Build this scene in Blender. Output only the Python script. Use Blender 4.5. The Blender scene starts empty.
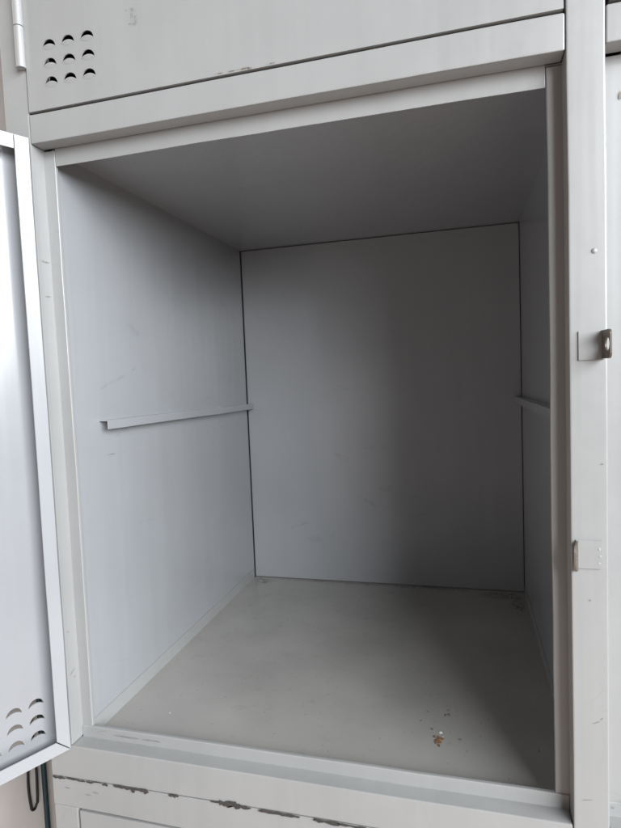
import bpy, bmesh, math, random
from mathutils import Vector, Matrix, noise as mnoise

SC = bpy.context.scene
COL = SC.collection
# ------------------------------------------------------------------ camera
F_PX = 565.06
CAM = Vector((0.38290, -0.46713, 0.35412))
cam_d = bpy.data.cameras.new('camera'); cam = bpy.data.objects.new('camera', cam_d); COL.objects.link(cam)
cam_d.sensor_fit = 'VERTICAL'; cam_d.sensor_height = 36.0; cam_d.lens = 36.0 * F_PX / 828.0
cam_d.clip_start = 0.01; cam_d.clip_end = 60
R = ((0.96393595, -0.26531725, 0.02083839), (0.2632105, 0.96199358, 0.07272264), (-0.03934097, -0.06461509, 0.99713448))
M = Matrix(((R[0][0], R[0][2], -R[0][1]), (R[1][0], R[1][2], -R[1][1]), (R[2][0], R[2][2], -R[2][1]))).to_4x4()
M.translation = CAM
cam.matrix_world = M
SC.camera = cam
# ------------------------------------------------------------------ light
w = bpy.data.worlds.new('World'); SC.world = w; w.use_nodes = True
bg = w.node_tree.nodes['Background']
bg.inputs[0].default_value = (1.0, 0.87, 0.77, 1); bg.inputs[1].default_value = 0.075

def area(name, loc, target, sx, sy, power, colr):
    d = bpy.data.lights.new(name, 'AREA'); d.shape = 'RECTANGLE'; d.size = sx; d.size_y = sy
    d.energy = power; d.color = colr
    o = bpy.data.objects.new(name, d); COL.objects.link(o)
    o.location = loc
    o.rotation_euler = (Vector(target) - Vector(loc)).to_track_quat('-Z', 'Y').to_euler()
    return o
# a big window up on the right, in front of the lockers
area('window_light', (2.66, -1.74, 1.32), (0.2, 0.1, 0.3), 3.6, 1.75, 318, (0.90, 0.95, 1.0))
# warm light coming back from the room, low in front on the left
area('room_bounce', (-1.7, -2.3, -0.20), (0.4, 0.0, 0.3), 2.6, 1.2, 10.5, (1.0, 0.77, 0.67))

vs = SC.view_settings
vs.view_transform = 'Standard'; vs.look = 'None'; vs.exposure = 0.07; vs.gamma = 1.0; vs.use_curve_mapping = False

# ------------------------------------------------------------------ materials
def nodes(name):
    m = bpy.data.materials.new(name); m.use_nodes = True
    nt = m.node_tree
    return m, nt, nt.nodes['Principled BSDF']

def paint(name, base, rough=0.33, mottle=0.06, warp=0.25, dirt=0.10, specks=0.0, streak=0.35, spec=0.5, coat=0.45, coatr=0.20, rvar=1.0):
    """old sprayed enamel on thin sheet steel: mottled tone, grime, orange peel, slight waviness"""
    m, nt, b = nodes(name); N = nt.nodes; L = nt.links
    geo = N.new('ShaderNodeNewGeometry')
    n1 = N.new('ShaderNodeTexNoise'); n1.inputs['Scale'].default_value = 9; n1.inputs['Detail'].default_value = 5
    n2 = N.new('ShaderNodeTexNoise'); n2.inputs['Scale'].default_value = 55; n2.inputs['Detail'].default_value = 7; n2.inputs['Roughness'].default_value = 0.7
    n3 = N.new('ShaderNodeTexNoise'); n3.inputs['Scale'].default_value = 900; n3.inputs['Detail'].default_value = 2
    n4 = N.new('ShaderNodeTexNoise'); n4.inputs['Scale'].default_value = 6; n4.inputs['Detail'].default_value = 1
    for n in (n1, n2, n3, n4): L.new(geo.outputs['Position'], n.inputs['Vector'])
    r1 = N.new('ShaderNodeMapRange'); r1.inputs[1].default_value = 0.3; r1.inputs[2].default_value = 0.7
    r1.inputs[3].default_value = 1 - mottle; r1.inputs[4].default_value = 1 + mottle * 0.5
    L.new(n1.outputs['Fac'], r1.inputs[0])
    r2 = N.new('ShaderNodeMapRange'); r2.inputs[1].default_value = 0.60; r2.inputs[2].default_value = 0.78
    r2.inputs[3].default_value = 0.0; r2.inputs[4].default_value = dirt
    L.new(n2.outputs['Fac'], r2.inputs[0])
    c = N.new('ShaderNodeVectorMath'); c.operation = 'SCALE'; c.inputs[0].default_value = base
    L.new(r1.outputs[0], c.inputs['Scale'])
    mx = N.new('ShaderNodeMix'); mx.data_type = 'RGBA'
    L.new(r2.outputs[0], mx.inputs['Factor']); L.new(c.outputs[0], mx.inputs['A']); mx.inputs['B'].default_value = (0.13, 0.11, 0.09, 1)
    # sparse hairline scratches
    nd = N.new('ShaderNodeTexNoise'); nd.inputs['Scale'].default_value = 5; nd.inputs['Detail'].default_value = 3
    L.new(geo.outputs['Position'], nd.inputs['Vector'])
    ad = N.new('ShaderNodeMix'); ad.data_type = 'VECTOR'; ad.inputs['Factor'].default_value = 0.12
    L.new(geo.outputs['Position'], ad.inputs['A']); L.new(nd.outputs['Color'], ad.inputs['B'])
    vo = N.new('ShaderNodeTexVoronoi'); vo.feature = 'DISTANCE_TO_EDGE'; vo.inputs['Scale'].default_value = 13
    L.new(ad.outputs['Result'], vo.inputs['Vector'])
    lt1 = N.new('ShaderNodeMath'); lt1.operation = 'LESS_THAN'; lt1.inputs[1].default_value = 0.005; L.new(vo.outputs['Distance'], lt1.inputs[0])
    gt1 = N.new('ShaderNodeMapRange'); gt1.inputs[1].default_value = 0.55; gt1.inputs[2].default_value = 0.68; gt1.inputs[4].default_value = 0.12
    nm = N.new('ShaderNodeTexNoise'); nm.inputs['Scale'].default_value = 17; nm.inputs['Detail'].default_value = 3
    L.new(geo.outputs['Position'], nm.inputs['Vector']); L.new(nm.outputs['Fac'], gt1.inputs[0])
    sm = N.new('ShaderNodeMath'); sm.operation = 'MULTIPLY'; L.new(lt1.outputs[0], sm.inputs[0]); L.new(gt1.outputs[0], sm.inputs[1])
    mx2 = N.new('ShaderNodeMix'); mx2.data_type = 'RGBA'; mx2.inputs['B'].default_value = (0.16, 0.15, 0.14, 1)
    L.new(sm.outputs[0], mx2.inputs['Factor']); L.new(mx.outputs['Result'], mx2.inputs['A'])
    last = mx2
    if specks:
        vs2 = N.new('ShaderNodeTexVoronoi'); vs2.inputs['Scale'].default_value = 130; L.new(geo.outputs['Position'], vs2.inputs['Vector'])
        l2 = N.new('ShaderNodeMath'); l2.operation = 'LESS_THAN'; l2.inputs[1].default_value = 0.11; L.new(vs2.outputs['Distance'], l2.inputs[0])
        sx = N.new('ShaderNodeSeparateColor'); L.new(vs2.outputs['Color'], sx.inputs[0])
        g2 = N.new('ShaderNodeMath'); g2.operation = 'GREATER_THAN'; g2.inputs[1].default_value = 0.72; L.new(sx.outputs[0], g2.inputs[0])
        m2 = N.new('ShaderNodeMath'); m2.operation = 'MULTIPLY'; L.new(l2.outputs[0], m2.inputs[0]); L.new(g2.outputs[0], m2.inputs[1])
        m3 = N.new('ShaderNodeMath'); m3.operation = 'MULTIPLY'; L.new(m2.outputs[0], m3.inputs[0]); m3.inputs[1].default_value = specks
        mx3 = N.new('ShaderNodeMix'); mx3.data_type = 'RGBA'; mx3.inputs['B'].default_value = (0.12, 0.10, 0.085, 1)
        L.new(m3.outputs[0], mx3.inputs['Factor']); L.new(mx2.outputs['Result'], mx3.inputs['A']); last = mx3
    L.new(last.outputs['Result'], b.inputs['Base Color'])
    b.inputs['Specular IOR Level'].default_value = spec; b.inputs['Coat Weight'].default_value = coat; b.inputs['Coat Roughness'].default_value = coatr
    rr = N.new('ShaderNodeMapRange'); rr.inputs[1].default_value = 0.35; rr.inputs[2].default_value = 0.7
    rr.inputs[3].default_value = rough - 0.05 * rvar; rr.inputs[4].default_value = rough + 0.12 * rvar
    L.new(n2.outputs['Fac'], rr.inputs[0]); L.new(rr.outputs[0], b.inputs['Roughness'])
    b1 = N.new('ShaderNodeBump'); b1.inputs['Strength'].default_value = warp; b1.inputs['Distance'].default_value = 0.006
    L.new(n4.outputs['Fac'], b1.inputs['Height'])
    # rolling marks: long vertical waves in the sheet
    mp = N.new('ShaderNodeMapping'); mp.inputs['Scale'].default_value = (26, 26, 1.2); L.new(geo.outputs['Position'], mp.inputs['Vector'])
    n5 = N.new('ShaderNodeTexNoise'); n5.inputs['Scale'].default_value = 1; n5.inputs['Detail'].default_value = 3; L.new(mp.outputs[0], n5.inputs['Vector'])
    b3 = N.new('ShaderNodeBump'); b3.inputs['Strength'].default_value = streak; b3.inputs['Distance'].default_value = 0.0025
    L.new(n5.outputs['Fac'], b3.inputs['Height']); L.new(b1.outputs[0], b3.inputs['Normal'])
    b2 = N.new('ShaderNodeBump'); b2.inputs['Strength'].default_value = 0.05; b2.inputs['Distance'].default_value = 0.0005
    L.new(n3.outputs['Fac'], b2.inputs['Height']); L.new(b3.outputs[0], b2.inputs['Normal'])
    L.new(b2.outputs[0], b.inputs['Normal'])
    return m

def plain(name, base, rough=0.6, metal=0.0, var=0.25, scale=120):
    m, nt, b = nodes(name); N = nt.nodes; L = nt.links
    geo = N.new('ShaderNodeNewGeometry')
    n = N.new('ShaderNodeTexNoise'); n.inputs['Scale'].default_value = scale; n.inputs['Detail'].default_value = 5
    L.new(geo.outputs['Position'], n.inputs['Vector'])
    r = N.new('ShaderNodeMapRange'); r.inputs[1].default_value = .3; r.inputs[2].default_value = .7
    r.inputs[3].default_value = 1 - var; r.inputs[4].default_value = 1 + var
    L.new(n.outputs['Fac'], r.inputs[0])
    c = N.new('ShaderNodeVectorMath'); c.operation = 'SCALE'; c.inputs[0].default_value = base
    L.new(r.outputs[0], c.inputs['Scale']); L.new(c.outputs[0], b.inputs['Base Color'])
    b.inputs['Roughness'].default_value = rough; b.inputs['Metallic'].default_value = metal
    return m

GREY = paint('grey_enamel', (0.300, 0.2965, 0.290))
INNER = paint('cool_grey_enamel', (0.298, 0.302, 0.311), rough=0.31, mottle=0.04, dirt=0.04, streak=0.5, spec=0.7, coat=0.6, coatr=0.16, rvar=0.15)
GREYF = paint('grey_enamel_dusty_floor', (0.355, 0.340, 0.315), rough=0.34, mottle=0.14, dirt=0.35, specks=0.6, streak=0.0)
DOORDIM = paint('cool_grey_enamel_dimmed', (0.258, 0.260, 0.270), rough=0.31, mottle=0.06, dirt=0.06, streak=0.6, spec=0.7, coat=0.6, coatr=0.16, rvar=0.2)  # interior enamel with darker base, offsets the stronger light on the open door
STEEL = plain('tarnished_steel', (0.15, 0.125, 0.105), 0.45, 0.5)
RUST = plain('rust', (0.24, 0.12, 0.05), 0.9, 0, 0.5, 700)
CHIP = plain('bare_dark_primer', (0.042, 0.037, 0.033), 0.85, 0, 0.4, 900)
SCUFF = plain('scuff', (0.20, 0.18, 0.165), 0.8, 0, 0.4, 900)
FAINT = plain('faint_pencil_mark', (0.33, 0.325, 0.32), 0.7, 0, 0.2, 900)
def smear(name, base, dens, scale):
    m = plain(name, base, 0.7, 0, 0.2, 300); nt = m.node_tree; N = nt.nodes; L = nt.links
    g = N.new('ShaderNodeNewGeometry'); n = N.new('ShaderNodeTexNoise'); n.inputs['Scale'].default_value = scale; n.inputs['Detail'].default_value = 6
    L.new(g.outputs['Position'], n.inputs['Vector'])
    r = N.new('ShaderNodeMapRange'); r.inputs[1].default_value = 0.42; r.inputs[2].default_value = 0.72; r.inputs[3].default_value = 0; r.inputs[4].default_value = dens
    L.new(n.outputs['Fac'], r.inputs[0]); L.new(r.outputs[0], N['Principled BSDF'].inputs['Alpha'])
    return m
SMEAR = smear('grey_smear', (0.17, 0.165, 0.16), 0.55, 260)
HAZY = smear('faint_rub', (0.13, 0.125, 0.12), 0.12, 70)
GRIME = smear('brown_grime', (0.10, 0.085, 0.065), 0.45, 160)
RUSTS = smear('thin_rust', (0.13, 0.07, 0.04), 1.0, 380)
RUSTF = smear('old_rust_stain', (0.17, 0.085, 0.04), 1.0, 420)
FLAKE = plain('white_flake', (0.8, 0.8, 0.78), 0.6, 0, 0.1)
BLACK = plain('black_rubber', (0.012, 0.012, 0.013), 0.5, 0, 0.2)
MATTE = plain('old_dull_paint', (0.34, 0.335, 0.325), 0.75, 0, 0.12)
TEAL = plain('dark_teal_paint', (0.016, 0.036, 0.042), 0.4, 0, 0.2)
WALLM = plain('beige_wall', (0.78, 0.71, 0.66), 0.5, 0, 0.10, 6)
FLOORM = plain('beige_floor', (0.52, 0.43, 0.37), 0.5, 0, 0.12, 5)

# ------------------------------------------------------------------ helpers
def thing(name, loc, label, cat, group=None):
    o = bpy.data.objects.new(name, None); COL.objects.link(o); o.location = loc; o.empty_display_size = 0.05
    o['label'] = label; o['category'] = cat
    if group: o['group'] = group
    return o

def wloc(o):
    v = Vector(o.location)
    while o.parent: o = o.parent; v += o.location
    return v

WOB = {'post': 0.0006, 'rail': 0.0006, 'stop_lip': 0.0009, 'shelf_runner': 0.0008, 'return_flange': 0.0006}
def obj(name, bm, mat, parent=None, smooth=False, bevel=0.0, seg=2):
    if name in WOB:                      # nothing in old folded sheet is dead straight
        es = [e for e in bm.edges if e.calc_length() > 0.1]
        if es: bmesh.ops.subdivide_edges(bm, edges=es, cuts=14, use_grid_fill=True)
        for v in bm.verts: v.co += mnoise.noise_vector(v.co * 9.0) * WOB[name] + mnoise.noise_vector(v.co * 32.0 + Vector((7, 3, 1))) * WOB[name] * 0.35
    if bevel:
        es = [e for e in bm.edges if len(e.link_faces) == 2 and e.calc_face_angle(0) > 0.6]
        bmesh.ops.bevel(bm, geom=es, offset=bevel, segments=seg, profile=0.5, affect='EDGES', clamp_overlap=True)
    xs = [v.co for v in bm.verts]
    c = Vector([(min(v[i] for v in xs) + max(v[i] for v in xs)) / 2 for i in range(3)])
    bmesh.ops.translate(bm, verts=bm.verts, vec=-c)
    bmesh.ops.recalc_face_normals(bm, faces=bm.faces)
    me = bpy.data.meshes.new(name); bm.to_mesh(me); bm.free()
    me.materials.append(mat)
    if smooth or bevel:
        for p in me.polygons: p.use_smooth = True
        me.set_sharp_from_angle(angle=0.65)
    o = bpy.data.objects.new(name, me); COL.objects.link(o)
    if bevel: wn = o.modifiers.new('weighted', 'WEIGHTED_NORMAL'); wn.keep_sharp = True; wn.weight = 80
    if parent: o.parent = parent; o.location = c - wloc(parent)
    else: o.location = c
    return o

def hexa(bm, pts):
    """8 points: bottom ring of 4, top ring of 4"""
    v = [bm.verts.new(p) for p in pts]
    for f in ((0, 3, 2, 1), (4, 5, 6, 7), (0, 1, 5, 4), (1, 2, 6, 5), (2, 3, 7, 6), (3, 0, 4, 7)):
        bm.faces.new([v[i] for i in f])
    return bm

def box(x0, x1, y0, y1, z0, z1, bm=None):
    bm = bm or bmesh.new()
    return hexa(bm, [(x0, y0, z0), (x1, y0, z0), (x1, y1, z0), (x0, y1, z0), (x0, y0, z1), (x1, y0, z1), (x1, y1, z1), (x0, y1, z1)])

def prism(poly, mapf, t0, t1, bm=None):
    """extrude a 2-D polygon between depths t0 and t1; mapf(a, b, t) -> point"""
    bm = bm or bmesh.new()
    A = [bm.verts.new(mapf(a, b, t0)) for a, b in poly]; B = [bm.verts.new(mapf(a, b, t1)) for a, b in poly]
    bm.faces.new(A); bm.faces.new(B[::-1])
    n = len(poly)
    for i in range(n): bm.faces.new((A[i], B[i], B[(i + 1) % n], A[(i + 1) % n]))
    return bm

def tube(path, r, bm=None, sides=8):
    bm = bm or bmesh.new(); rings = []
    P = [Vector(p) for p in path]
    for i, p in enumerate(P):
        d = (P[min(i + 1, len(P) - 1)] - P[max(i - 1, 0)]).normalized()
        a = d.orthogonal().normalized() if i == 0 else (rings_a - d * rings_a.dot(d)).normalized()
        rings_a = a; b = d.cross(a)
        rings.append([bm.verts.new(p + (a * math.cos(t) + b * math.sin(t)) * r) for t in [2 * math.pi * k / sides for k in range(sides)]])
    for i in range(len(rings) - 1):
        for k in range(sides):
            bm.faces.new((rings[i][k], rings[i][(k + 1) % sides], rings[i + 1][(k + 1) % sides], rings[i + 1][k]))
    bm.faces.new(rings[0][::-1]); bm.faces.new(rings[-1])
    return bm

def blot(name, c, du, dv, hw, hh, mat, parent, seed, n=18, rough=0.45, lift=0.0003):
    """a flat ragged mark lying on a surface: centre c, in-plane unit vectors du, dv"""
    rnd = random.Random(seed); du = Vector(du).normalized(); dv = Vector(dv).normalized(); nn = du.cross(dv)
    if nn.dot(CAM - Vector(c)) < 0: nn = -nn
    lift += 0.000012 * (seed % 40); bm = bmesh.new(); vsx = []
    for k in range(n):
        t = 2 * math.pi * k / n; rr = 1 - rough * rnd.random()
        ct, st = math.cos(t), math.sin(t)
        ct = math.copysign(abs(ct) ** 0.7, ct); st = math.copysign(abs(st) ** 0.7, st)
        vsx.append(bm.verts.new(Vector(c) + du * ct * hw * (1 - rough * 0.3 * rnd.random()) + dv * st * hh * rr + nn * lift))
    bm.faces.new(vsx)
    r = bmesh.ops.triangulate(bm, faces=bm.faces[:])
    return obj(name, bm, mat, parent)

# ------------------------------------------------------------------ dimensions (metres)
W, H, D = 0.448, 0.5701, 0.5008
A, B, CF, CE = 0.003, 0.0222, 0.0129, 0.0157      # interior beyond the stop lip: left, right, floor, ceiling
DL = 0.0177                                       # depth of the stop lip
T1, T2, B1 = 0.0163, 0.0433, 0.0120               # top rail edges, bottom rail edge
P1, P2 = 0.0112, 0.0376                           # right post
Q1, Q2 = 0.0123, 0.0400                           # left post
PITCH = P2 + W + Q1                               # next column
TOPZ = H + T2 + 0.66                              # top of the upper unit
FLOORZ = -0.86
LX1 = PITCH + W + P2                              # right end of the bank
zs = lambda x: -0.0478 + 0.0105 * (x + 0.03)      # joint between the two stacked units, not quite level

# ------------------------------------------------------------------ setting
fl = obj('floor', box(-0.36, 3.2, -3.0, 0.9, FLOORZ - 0.05, FLOORZ), FLOORM); fl['kind'] = 'structure'
wl = obj('wall', box(-0.40, -0.335, -0.25, 0.9, FLOORZ, 1.7), WALLM); wl['kind'] = 'structure'

# ------------------------------------------------------------------ upper locker unit
lk = thing('metal_locker', (W / 2, 0.25, -0.048), 'light grey steel locker with its empty middle compartment standing open', 'locker')

BV = 0.0016
def zbox_slope(x0, x1, y0, y1, z0f, z1f):
    return hexa(bmesh.new(), [(x0, y0, z0f(x0)), (x1, y0, z0f(x1)), (x1, y1, z0f(x1)), (x0, y1, z0f(x0)),
                              (x0, y0, z1f(x0)), (x1, y0, z1f(x1)), (x1, y1, z1f(x1)), (x0, y1, z1f(x0))])
G = 0.0003
# posts
obj('post', box(-Q2, -Q1, 0, 0.030, -B1 + G, TOPZ), GREY, lk, bevel=BV)
obj('post', zbox_slope(W + P1, W + P2, -0.0006, 0.030, lambda x: zs(x) + 0.0005, lambda x: TOPZ), GREY, lk, bevel=BV)
obj('post', zbox_slope(LX1 - 0.026, LX1, 0, 0.030, lambda x: zs(x) + 0.0005, lambda x: TOPZ), GREY, lk, bevel=BV)
cols = [(0.0, -Q1, W + P1), (PITCH, W + P2, LX1 - 0.026)]
for ci, (ox, xa, xb) in enumerate(cols):
    obj('rail', box(xa + G, xb - G, 0, DL, H + T1, H + T2), GREY, lk, bevel=BV)                 # between the two tiers
    xl = -Q2 if ci == 0 else xa + G
    obj('rail', zbox_slope(xl, xb - G, 0, DL, lambda x: zs(x) + 0.0005, lambda x: -B1), GREY, lk, bevel=BV)
    obj('rail', box(xa + G, xb - G, 0, DL, TOPZ - 0.03, TOPZ), GREY, lk, bevel=BV)
    # stop lips round the open compartment
    lt = 0.0016; ox = ox + (0.006 if ci else 0); Wc = W - (0.006 if ci else 0)
    obj('stop_lip', box(xa - 0.003, ox, DL, DL + 0.0042, -B1 + 0.001, H + T1 - 0.001), GREY, lk, bevel=0.0009, seg=3)
    obj('stop_lip', box(ox + Wc, xb + 0.003, DL, DL + 0.0042, -B1 + 0.001, H + T1 - 0.001), GREY, lk, bevel=0.0012, seg=3)
    obj('stop_lip', box(ox + 0.0004, ox + Wc - 0.0004, DL + 0.0002, DL + lt - 0.0002, H, H + T1 + 0.004), GREY, lk, bevel=0.0006)
    obj('stop_lip', box(xa, xb, DL - 0.0012, DL + 0.0030, -B1 - 0.003, 0), GREY, lk, bevel=0.0009, seg=3)
    # compartment sheets
    il, ir = ox - A, ox + W + B
    if ci: ir = LX1 - 0.006
    fz, cz = -CF, H + CE
    st = 0.0012
    obj('side_panel', box(il - st, il, DL + 0.0045, D - 0.0045, fz - 0.003, cz), INNER, lk)
    obj('side_panel', box(ir, ir + st, DL + 0.0045, D - 0.002, fz - 0.003, cz), INNER, lk)
    obj('back_panel', box(il + 0.0010, ir - 0.001, D, D + st, fz + 0.0012, cz - 0.0009), INNER, lk)
    bm = prism([(il + 0.012, cz - 0.0125), (ir - 0.003, cz - 0.0125), (ir - 0.003, cz - 0.0015), (il + 0.003, cz - 0.0015)], lambda a, b, t: (a, t, b), D - 0.0011, D - 0.0001)
    obj('back_flange', bm, INNER, lk)
    flo = obj('floor_panel', box(il, ir, DL + 0.0045, D + 0.008, fz - st, fz), GREYF, lk)
    obj('floor_flange', box(il + 0.0001, il + 0.0008, DL + 0.006, D - 0.008, fz, fz + 0.0165), GREY, flo)
    obj('floor_flange', box(ir - 0.0008, ir - 0.0001, DL + 0.006, D - 0.008, fz, fz + 0.0165), GREY, flo)
    obj('ceiling_panel', box(il - st, ir + st, DL + lt, D + 0.008, cz, cz + st), INNER, lk)
    # shelf runners: folded angles
    for s, wx in ((1, il), (-1, ir)):
        bm = bmesh.new()
        prof = [(0, 0), (0.0115, 0), (0.0115, -0.0100), (0.0103, -0.0100), (0.0103, -0.0012), (0, -0.0012)]
        z0 = 0.3165
        prism(prof, lambda a, b, t: (wx + s * (a + 0.0001), t, z0 + b - (0.006 * (t - 0.06) / 0.44)), 0.064, D - 0.001, bm)
        obj('shelf_runner', bm, INNER, lk, bevel=0.0004)
    if ci == 0: floor0 = flo
# outer skin, keeps the light out of the hollow sides and the closed compartments
obj('outer_side', box(-Q2, -Q2 + 0.0012, 0.0305, D + 0.02, -0.044, TOPZ), GREY, lk)
obj('outer_side', box(LX1 - 0.0012, LX1, 0.0305, D + 0.02, -0.030, TOPZ), GREY, lk)
obj('outer_back', box(-Q2, LX1, D + 0.0202, D + 0.0214, -0.030, TOPZ), GREY, lk)
obj('outer_top', box(-Q2, LX1, 0, D + 0.0214, TOPZ + 0.0003, TOPZ + 0.0015), GREY, lk)
obj('outer_bottom', box(-Q2 + 0.0015, LX1 - 0.0015, DL + 0.003, D + 0.02, -0.030, -0.0288), GREY, lk)
obj('divider', box(W + 0.034, W + 0.0352, DL + 0.003, D + 0.02, -0.028, TOPZ), GREY, lk)

# ------------------------------------------------------------------ doors
TH = 0.0170; SH = 0.0011
def crescent(n=14, hw=0.0072, h1=0.0070, h2=0.0027):
    def arc(h):
        r = (hw * hw + h * h) / (2 * h); a = math.asin(min(1, hw / r)) if h <= hw else math.pi - math.asin(hw / r)
        return [(r * math.sin(-a + 2 * a * k / n), h - r + r * math.cos(-a + 2 * a * k / n)) for k in range(n + 1)]
    up, lo = arc(h1), arc(h2)
    return up, lo
def build_door(T, width, z0, z1, vents, parent, label=None, lips=True, bw=0.013, inside=False):
    """T(s, t, z): s from the hinge edge, t from the outer face inwards"""
    UP, LO = crescent()
    bm = bmesh.new()
    def loop(pts):
        v = [bm.verts.new((p[0], 0, p[1])) for p in pts]
        return [bm.edges.new((v[i], v[(i + 1) % len(v)])) for i in range(len(v))]
    es = loop([(0, z0), (width, z0), (width, z1), (0, z1)])
    for (vs_, vz) in vents:
        es += loop([(vs_ + a, vz + b) for a, b in UP] + [(vs_ + a, vz + b) for a, b in LO[-2:0:-1]])
    bmesh.ops.triangle_fill(bm, edges=es, use_beauty=True, use_dissolve=False)
    r = bmesh.ops.extrude_face_region(bm, geom=bm.faces[:])
    for e in [g for g in r['geom'] if isinstance(g, bmesh.types.BMVert)]: e.co.y = SH
    # folded side walls of the pan
    def wall(s0, s1, a, b): box(s0, s1, SH, TH - SH, a, b, bm)
    wall(0, SH, z0, z1); wall(width - SH, width, z0, z1)
    wall(SH, width - SH, z0, z0 + SH); wall(SH, width - SH, z1 - SH, z1)
    for v in bm.verts: v.co = T(v.co.x, v.co.y, v.co.z)
    d = obj('door', bm, GREY, parent)
    if inside:                           # inner side: interior paint, darkened to tone down the light it catches
        d.data.materials.append(DOORDIM)
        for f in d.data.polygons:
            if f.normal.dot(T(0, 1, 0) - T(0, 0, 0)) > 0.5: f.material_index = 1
    if label: d['label'] = label
    mp = lambda a, b, t: T(a, t, b)
    # tongues pushed inwards below each slot
    for (vs_, vz) in vents:
        bm = bmesh.new(); n = len(LO); rows = []
        for q_ in range(6):
            f = q_ / 5.0; ring = []
            for a, b in LO:
                e = max(0.0, 1 - (a / 0.0073) ** 2)
                ring.append(bm.verts.new(T(vs_ + a * (1 - 0.12 * f), -0.00012 - 0.0007 * e * (1 - f) ** 1.5 * (0.4 if q_ == 0 else 1), vz + b - f * 0.0050 * e)))
            rows.append(ring)
        for ra, rb in zip(rows, rows[1:]):
            for i in range(n - 1): bm.faces.new((ra[i], ra[i + 1], rb[i + 1], rb[i]))
        obj('vent_tongue', bm, GREY, d, smooth=True)
    if lips:
        g = 0.0006
        L_ = [  # hinge side, far side, bottom, top  (a, b outlines in s, z)
            [(0, z0 + g), (0, z1), (bw, z1), (bw, z0 + bw + g)],
            [(width, z0 + g), (width, z1), (width - bw, z1), (width - bw, z0 + bw + g)],
            [(g, z0), (width - g, z0), (width - bw - g, z0 + bw), (bw + g, z0 + bw)],
            [(bw + g, z1), (width - bw - g, z1), (width - bw - g, z1 - bw), (bw + g, z1 - bw)]]
        for pl in L_:
            obj('return_flange', prism(pl, mp, TH - SH, TH), INNER if inside else GREY, d, bevel=0.0003, seg=1)
    return d

def hinge(parent, x, y, z0, z1, zc):
    """lift-off hinge knuckles: two rolled barrels with a wing on the post"""
    for a, b in ((z0, zc - 0.0004), (zc + 0.0004, z1)):
        bm = bmesh.new(); n = 16
        r_ = 0.0044
        for zz in (0, 1): pass
        prof = [(x + r_ * math.cos(t), y + r_ * math.sin(t)) for t in [2 * math.pi * k / n for k in range(n)]]
        prism(prof, lambda p, q, t: (p, q, t), a, b, bm)
        obj('hinge', bm, GREY, parent, bevel=0.0005)

DWD = W + P1 + Q1 - 0.0036
# closed door above
UX, UZ0 = -Q1 + 0.0020, H + T2 + 0.0016
vents = [(0.0161 - UX + 0.0205 * i, UZ0 + 0.0215 + 0.0167 * j + 0.0007 * 0) for i in range(3) for j in range(3)]
d1 = build_door(lambda s, t, z: Vector((UX + s, t - 0.0012, z)), DWD, UZ0, TOPZ - 0.0316, vents, lk, 'closed upper door with nine crescent vent slots')
hinge(d1, -0.0133, -0.0040, 0.6545, 0.735, 0.6918)
# neighbour's closed upper door
d3 = build_door(lambda s, t, z: Vector((W + P2 + 0.003 + s, t - 0.0012, z)), LX1 - 0.026 - (W + P2) - 0.006, UZ0 + 0.001, TOPZ - 0.0316, [], lk)
# the open door, swung 116 degrees
ang = math.radians(116.6)
U = Vector((math.cos(ang), -math.sin(ang), 0)); Nn = Vector((math.sin(ang), math.cos(ang), 0)); O = Vector((-0.0199, -0.0033, 0))
vents2 = [(0.0242 + 0.0205 * i, 0.0105 + 0.0163 * j) for i in range(3) for j in range(3)]
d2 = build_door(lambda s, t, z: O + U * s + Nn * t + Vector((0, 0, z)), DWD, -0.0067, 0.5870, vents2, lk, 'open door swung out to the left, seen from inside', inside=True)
for zz in (0.09, 0.49): hinge(d2, -0.0165, -0.0052, zz - 0.033, zz + 0.033, zz)

# ------------------------------------------------------------------ padlock staples, rivet on the right post
YF = -0.0006
def staple(x0, x1, z0, z1, xe, depth, lean, lz0, lz1, mplate, mloop):
    """flat plate on the post with an eye plate folded out of it, a hole near its end"""
    pl = obj('hasp_plate', box(x0, x1, YF - 0.0013, YF - 0.0001, z0, z1), mplate, lk, bevel=0.0003)
    bm = bmesh.new(); zc = (lz0 + lz1) / 2; hh = (lz1 - lz0) / 2; rc = min(depth, hh) * (0.35 if depth > 0.01 else 0.9)
    poly = [(0, lz0)]
    for cx_, cz_, t0 in ((depth - rc, lz0 + rc, -90), (depth - rc, lz1 - rc, 0)):
        poly += [(cx_ + rc * math.cos(math.radians(t0 + 22.5 * k)), cz_ + rc * math.sin(math.radians(t0 + 22.5 * k))) for k in range(5)]
    poly += [(0, lz1)]
    def loop(pts):
        v = [bm.verts.new((0, a, b)) for a, b in pts]
        return [bm.edges.new((v[i], v[(i + 1) % len(v)])) for i in range(len(v))]
    hr = depth * 0.26; hc = depth * 0.66
    es = loop(poly) + loop([(hc + hr * math.cos(2 * math.pi * k / 14), zc + 1.15 * hr * math.sin(2 * math.pi * k / 14)) for k in range(14)])
    bmesh.ops.triangle_fill(bm, edges=es, use_beauty=True)
    r = bmesh.ops.extrude_face_region(bm, geom=bm.faces[:])
    for e in [g for g in r['geom'] if isinstance(g, bmesh.types.BMVert)]: e.co.x = 0.0013
    for v in bm.verts: v.co = Vector((xe + v.co.x + lean * v.co.y / depth, YF - 0.0012 - v.co.y, v.co.z))
    obj('hasp_loop', bm, mloop, pl)
    return pl
p = staple(0.4655, 0.4835, 0.3590, 0.3805, 0.4812, 0.0170, 0.0020, 0.3595, 0.3805, GREY, STEEL); p['label'] = 'padlock staple with a tarnished loop standing out'
p = staple(0.4625, 0.4808, 0.1992, 0.2212, 0.4628, 0.0075, -0.0030, 0.1970, 0.2205, GREY, STEEL); p['label'] = 'painted-over lower padlock staple with weld dots'
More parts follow.
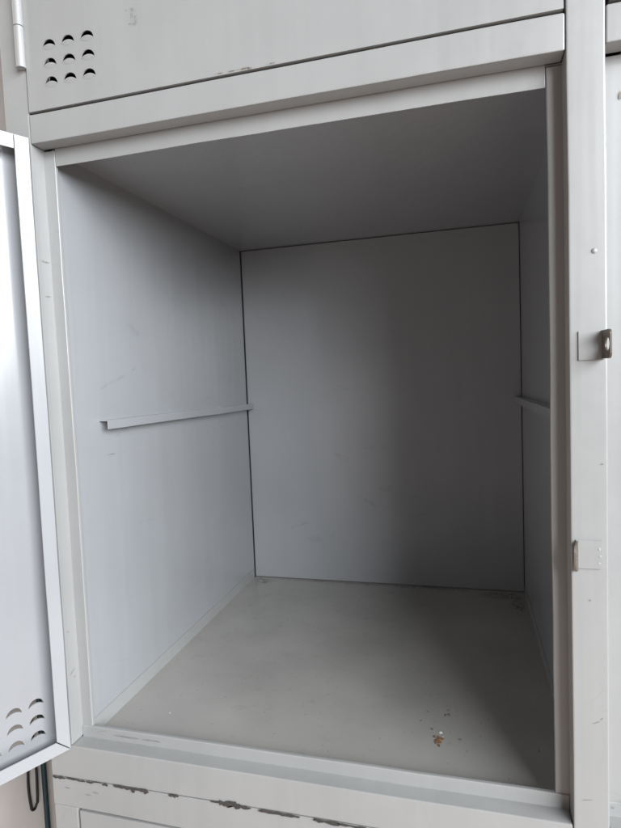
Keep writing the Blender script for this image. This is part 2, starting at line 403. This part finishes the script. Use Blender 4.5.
for k, zz in enumerate((0.2145, 0.2090, 0.2035)):
    bm = bmesh.new(); bmesh.ops.create_icosphere(bm, subdivisions=2, radius=0.0012); bmesh.ops.scale(bm, verts=bm.verts, vec=(0.9, 0.16, 1.1 - 0.2 * k)); bmesh.ops.translate(bm, verts=bm.verts, vec=(0.4788 + 0.0005 * (k % 2), YF - 0.0013, zz))
    obj('weld_dot', bm, MATTE, p, smooth=True)
bm = bmesh.new(); bmesh.ops.create_uvsphere(bm, u_segments=14, v_segments=8, radius=0.0021)
for v in bm.verts: v.co = Vector((v.co.x + 0.4769, YF + v.co.z * 0.0 + v.co.y * 0.6, v.co.z + 0.4393))
obj('rivet', bm, GREY, lk, smooth=True)

# ------------------------------------------------------------------ wear on the upper unit
X, Y, Z = (1, 0, 0), (0, 1, 0), (0, 0, 1)
rnd = random.Random(4)
def seamdir(): return (1, 0, 0.0105)
for k, (cx, hw, hh, dz) in enumerate([(-0.0310, 0.0080, 0.0013, -0.0006), (-0.0150, 0.0085, 0.0008, 0), (-0.0040, 0.0050, 0.0010, -0.0004), (0.0060, 0.0045, 0.0011, -0.0004),
        (0.0150, 0.0060, 0.0006, 0.0006), (0.0240, 0.0035, 0.0014, -0.0006), (0.0400, 0.0060, 0.0016, 0.0003), (0.0510, 0.0080, 0.0016, 0), (0.0640, 0.0080, 0.0017, 0), (0.0705, 0.0028, 0.0022, -0.0006),
        (0.0560, 0.0024, 0.0022, -0.0016), (0.1010, 0.0055, 0.0016, 0.0002), (0.1530, 0.0060, 0.0022, 0.0009), (0.1620, 0.0085, 0.0032, 0.0009), (0.1720, 0.0090, 0.0015, 0.0002), (0.1440, 0.0040, 0.0010, 0.0006),
        (0.2020, 0.0130, 0.0016, -0.0004), (0.2180, 0.0110, 0.0012, -0.0006), (0.2560, 0.0160, 0.0017, -0.0006), (0.2790, 0.0140, 0.0013, -0.0008)]):
    blot('paint_chip', (cx, -0.0001, zs(cx) + dz), seamdir(), Z, hw * 1.1, hh * 1.55, CHIP, lk, 100 + k, n=22, rough=0.75, lift=0.0002)
# rust on the bottom fold of the closed door
for k, (cx, hw, hh) in enumerate([(0.184, 0.005, 0.0006), (0.199, 0.006, 0.0006), (0.2085, 0.006, 0.0009), (0.2135, 0.0025, 0.0015), (0.232, 0.004, 0.0005)]):
    blot('rust_spot', (cx, -0.0014, UZ0 + 0.0014), X, Z, hw, hh, RUSTS, d1, 200 + k, lift=0.0002)
# faded smudge on the closed door
for k, (cx, cz, hw, hh) in enumerate([(0.1035, 0.6850, 0.0045, 0.0012), (0.1050, 0.6800, 0.0012, 0.0052), (0.1085, 0.6760, 0.0012, 0.0040), (0.1060, 0.6725, 0.0040, 0.0010)]):
    blot('smudge', (cx, -0.0014, cz), (1, 0, -0.25), (0.1, 0, 1), hw * 1.3, hh * 1.5, SMEAR, d1, 300 + k, rough=0.6)
# rust spots and crumbs on the compartment floor
for k, (cx, cy, hw, hh) in enumerate([(0.3492, 0.0842, 0.0038, 0.0052), (0.3475, 0.0915, 0.0042, 0.0034), (0.3515, 0.0900, 0.0034, 0.0032), (0.3500, 0.0790, 0.0014, 0.0035), (0.3571, 0.1484, 0.0022, 0.0020), (0.3575, 0.1400, 0.0020, 0.0018),
        (0.3570, 0.1310, 0.0042, 0.0034), (0.3302, 0.1150, 0.0012, 0.0018), (0.3700, 0.0920, 0.0022, 0.0016), (0.3420, 0.1030, 0.0018, 0.0018), (0.4440, 0.0900, 0.0010, 0.0040), (0.3360, 0.1330, 0.0012, 0.0014),
        (0.4300, 0.4790, 0.036, 0.016), (0.4560, 0.4550, 0.011, 0.040), (0.2200, 0.4930, 0.180, 0.007), (0.0180, 0.4800, 0.016, 0.014)]):
    blot('rust_spot', (cx, cy, -CF), X, Y, hw, hh, RUST if k in (0, 2, 3) else RUSTF if k < 12 else GRIME, floor0, 400 + k, rough=0.6)
for k, (cx, cy, r) in enumerate([(0.3512, 0.0990, 0.0016), (0.3535, 0.0925, 0.0009), (0.0266, 0.4720, 0.0022), (0.0577, 0.0736, 0.0007), (0.0230, 0.4790, 0.0018), (0.448, 0.486, 0.0018), (0.440, 0.479, 0.0013), (0.456, 0.470, 0.0012), (0.425, 0.488, 0.0010)]):
    bm = bmesh.new(); bmesh.ops.create_icosphere(bm, subdivisions=1, radius=r)
    rn = random.Random(k)
    for v in bm.verts: v.co = Vector((v.co.x * (1 + .5 * rn.random()), v.co.y * (1 + .5 * rn.random()), v.co.z * .22 * (1 + .4 * rn.random()))) + Vector((cx, cy, -CF + r * .18))
    obj('paint_flake', bm, FLAKE if k in (0, 1, 3) else SCUFF, floor0)
# scuffs on the inner side of the left post, the right post and the rail
for k, (cy, cz, dv_, hw, hh) in enumerate([(0.011, 0.4772, (0, 1, 0.05), 0.0035, 0.0009), (0.006, 0.4775, (0, 1, -0.3), 0.0015, 0.0011), (0.009, 0.4437, (0, 1, 0.05), 0.0035, 0.0008),
        (0.0069, 0.0623, (0, 1, 0.55), 0.0050, 0.0007), (0.0100, 0.0560, (0, 1, 0.2), 0.0012, 0.0008), (0.0051, 0.1054, (0, 1, 0), 0.0008, 0.0010)]):
    blot('scuff_mark', (-Q1, cy, cz), dv_, Z, hw, hh, SCUFF if k < 5 else RUST, lk, 500 + k, rough=0.7, lift=0.0002)
blot('scuff_mark', (-0.0095, DL, 0.0692), X, Z, 0.0015, 0.0050, SCUFF, lk, 520, rough=0.7, lift=0.0002)
for k, (cx, cz, du, hw, hh) in enumerate([(0.4760, 0.0761, (1, 0, .5), 0.0030, 0.0003), (0.4800, 0.0795, (1, 0, .9), 0.0014, 0.0003), (0.4690, 0.0115, (1, 0, .2), 0.0040, 0.0003), (0.4724, 0.1738, Z, 0.0008, 0.0005), (0.4815, 0.2800, X, 0.0006, 0.0007)]):
    blot('scuff_mark', (cx, YF, cz), du, (-Vector(du).z, 0, Vector(du).x), hw, hh, SCUFF, lk, 540 + k, rough=0.6, lift=0.0002)
for k, (cx, cz, hw, hh) in enumerate([(0.4990, 0.5550, 0.0012, 0.0045), (0.4980, 0.0010, 0.0040, 0.0030), (0.4915, -0.0040, 0.0020, 0.0018)]):
    blot('paint_chip', (cx, DL - (0.0 if k == 0 else 0.0012), cz), X, Z, hw, hh, SMEAR if k else SCUFF, lk, 570 + k, rough=0.7, lift=0.0006)
# hairline below the left runner
blot('scuff_mark', (-A, 0.195, 0.2750), (0, 1, -0.016), Z, 0.135, 0.0005, FAINT, lk, 560, n=26, rough=0.8, lift=0.0002)
rb = random.Random(12)
for k in range(16):
    hw, hh = rb.uniform(0.01, 0.05), rb.uniform(0.002, 0.009)
    t = rb.uniform(-0.5, 0.5)
    if k % 2: blot('scuff_mark', (-A, rb.uniform(0.08, 0.43), rb.uniform(0.06, 0.5)), (0, 1, t), (0, -t, 1), hw, hh, HAZY, lk, 620 + k, rough=0.6)
    else: blot('scuff_mark', (rb.uniform(0.08, 0.4), D - 0.0001, rb.uniform(0.06, 0.5)), (1, 0, t), (-t, 0, 1), hw, hh, HAZY, lk, 620 + k, rough=0.6)
# dents of bare metal at the ends of the stop lips
for k, (cx, cz, hw, hh) in enumerate([(0.012, -0.0048, 0.0045, 0.0012), (0.040, -0.0062, 0.016, 0.0006), (0.070, -0.0060, 0.012, 0.0006)]):
    blot('scuff_mark', (cx, DL - 0.0012, cz), X, Z, hw, hh, SCUFF if k else FAINT, lk, 580 + k, rough=0.7, lift=0.0002)

# ------------------------------------------------------------------ lower locker unit
lo = thing('metal_locker', (W / 2, 0.25, FLOORZ), 'lower light grey steel locker under the chipped joint, only its top edge showing', 'locker')
LZ = -0.0790
xs_ = [(-Q2, -0.0117), (W + 0.012, W + P2 + 0.001), (LX1 - 0.026, LX1)]
for x0, x1 in xs_: obj('post', box(x0, x1, 0.0004, 0.03, FLOORZ + 0.05, LZ - G), GREY, lo, bevel=BV)
obj('rail', zbox_slope(-Q2, LX1, 0.0004, 0.03, lambda x: LZ, lambda x: zs(x) - 0.0003), GREY, lo, bevel=0.0007)
for x0, x1 in ((-0.0117, W + 0.012), (W + P2 + 0.001, LX1 - 0.026)):
    build_door(lambda s, t, z, x0=x0: Vector((x0 + 0.0032 + s, t + 0.0002, z)), x1 - x0 - 0.0064, FLOORZ + 0.09, LZ - 0.0022, [], lo)
    obj('rail', box(x0 + G, x1 - G, 0.0004, 0.03, FLOORZ + 0.05, FLOORZ + 0.088), GREY, lo, bevel=BV)
obj('outer_side', box(-Q2, -Q2 + 0.0012, 0.0303, D + 0.02, FLOORZ + 0.05, -0.055), GREY, lo)
obj('outer_side', box(LX1 - 0.0012, LX1, 0.0303, D + 0.02, FLOORZ + 0.05, -0.055), GREY, lo)
obj('outer_back', box(-Q2, LX1, D + 0.0202, D + 0.0214, FLOORZ + 0.05, -0.05), GREY, lo)
for x in (-Q2 + 0.02, LX1 - 0.05):
    for y in (0.01, D - 0.03): obj('foot', box(x, x + 0.03, y, y + 0.03, FLOORZ, FLOORZ + 0.0498), GREY, lo)
for k, (cx, cz) in enumerate([(-0.022, -0.0590), (0.003, -0.0625), (0.012, -0.0590)]):
    blot('scuff_mark', (cx, 0.0004, cz), (1, 0, -.05), Z, 0.0035, 0.0007, SCUFF, lo, 600 + k, rough=0.7, lift=0.0002)

# ------------------------------------------------------------------ things on the wall at the left
wx = -0.335
bm = tube([(wx + 0.012, 0.295, FLOORZ + 0.001), (wx + 0.012, 0.295, 0.30)], 0.0043, sides=14)
pp = thing('pipe', (wx + 0.012, 0.295, FLOORZ), 'thin dark teal upright pipe on the beige wall beside the locker', 'pipe')
obj('tube', bm, TEAL, pp, smooth=True)
for zz in (-0.7, -0.1, 0.2):
    obj('bracket', box(wx + 0.0005, wx + 0.02, 0.287, 0.303, zz, zz + 0.012), TEAL, pp, bevel=0.001)
cc = thing('hanging_cord', (wx + 0.006, 0.278, -0.35), 'looped black cord hanging below the open locker door', 'cord')
pts = []
zt, zb = -0.20, -0.350
for k in range(13): pts.append((wx + 0.006 + 0.002 * math.sin(k * .5), 0.2690 - 0.004 * math.sin(math.pi * k / 12) + 0.006 * (1 - k / 12), zt + (zb + 0.008 - zt) * k / 12))
for k in range(1, 8):
    t = math.pi * k / 8; pts.append((wx + 0.006, 0.2745 - 0.0060 * math.cos(t), zb + 0.008 - 0.008 * math.sin(t)))
for k in range(13): pts.append((wx + 0.008, 0.2805 + 0.004 * math.sin(math.pi * k / 12) - 0.003 * (k / 12), zb + 0.008 + (zt - zb - 0.008) * k / 12))
obj('loop', tube(pts, 0.0022, sides=8), BLACK, cc, smooth=True)
obj('hook', tube([(wx + 0.0005, 0.2775, -0.196), (wx + 0.012, 0.2775, -0.197), (wx + 0.014, 0.2775, -0.190)], 0.002, sides=8), STEEL, cc, smooth=True)
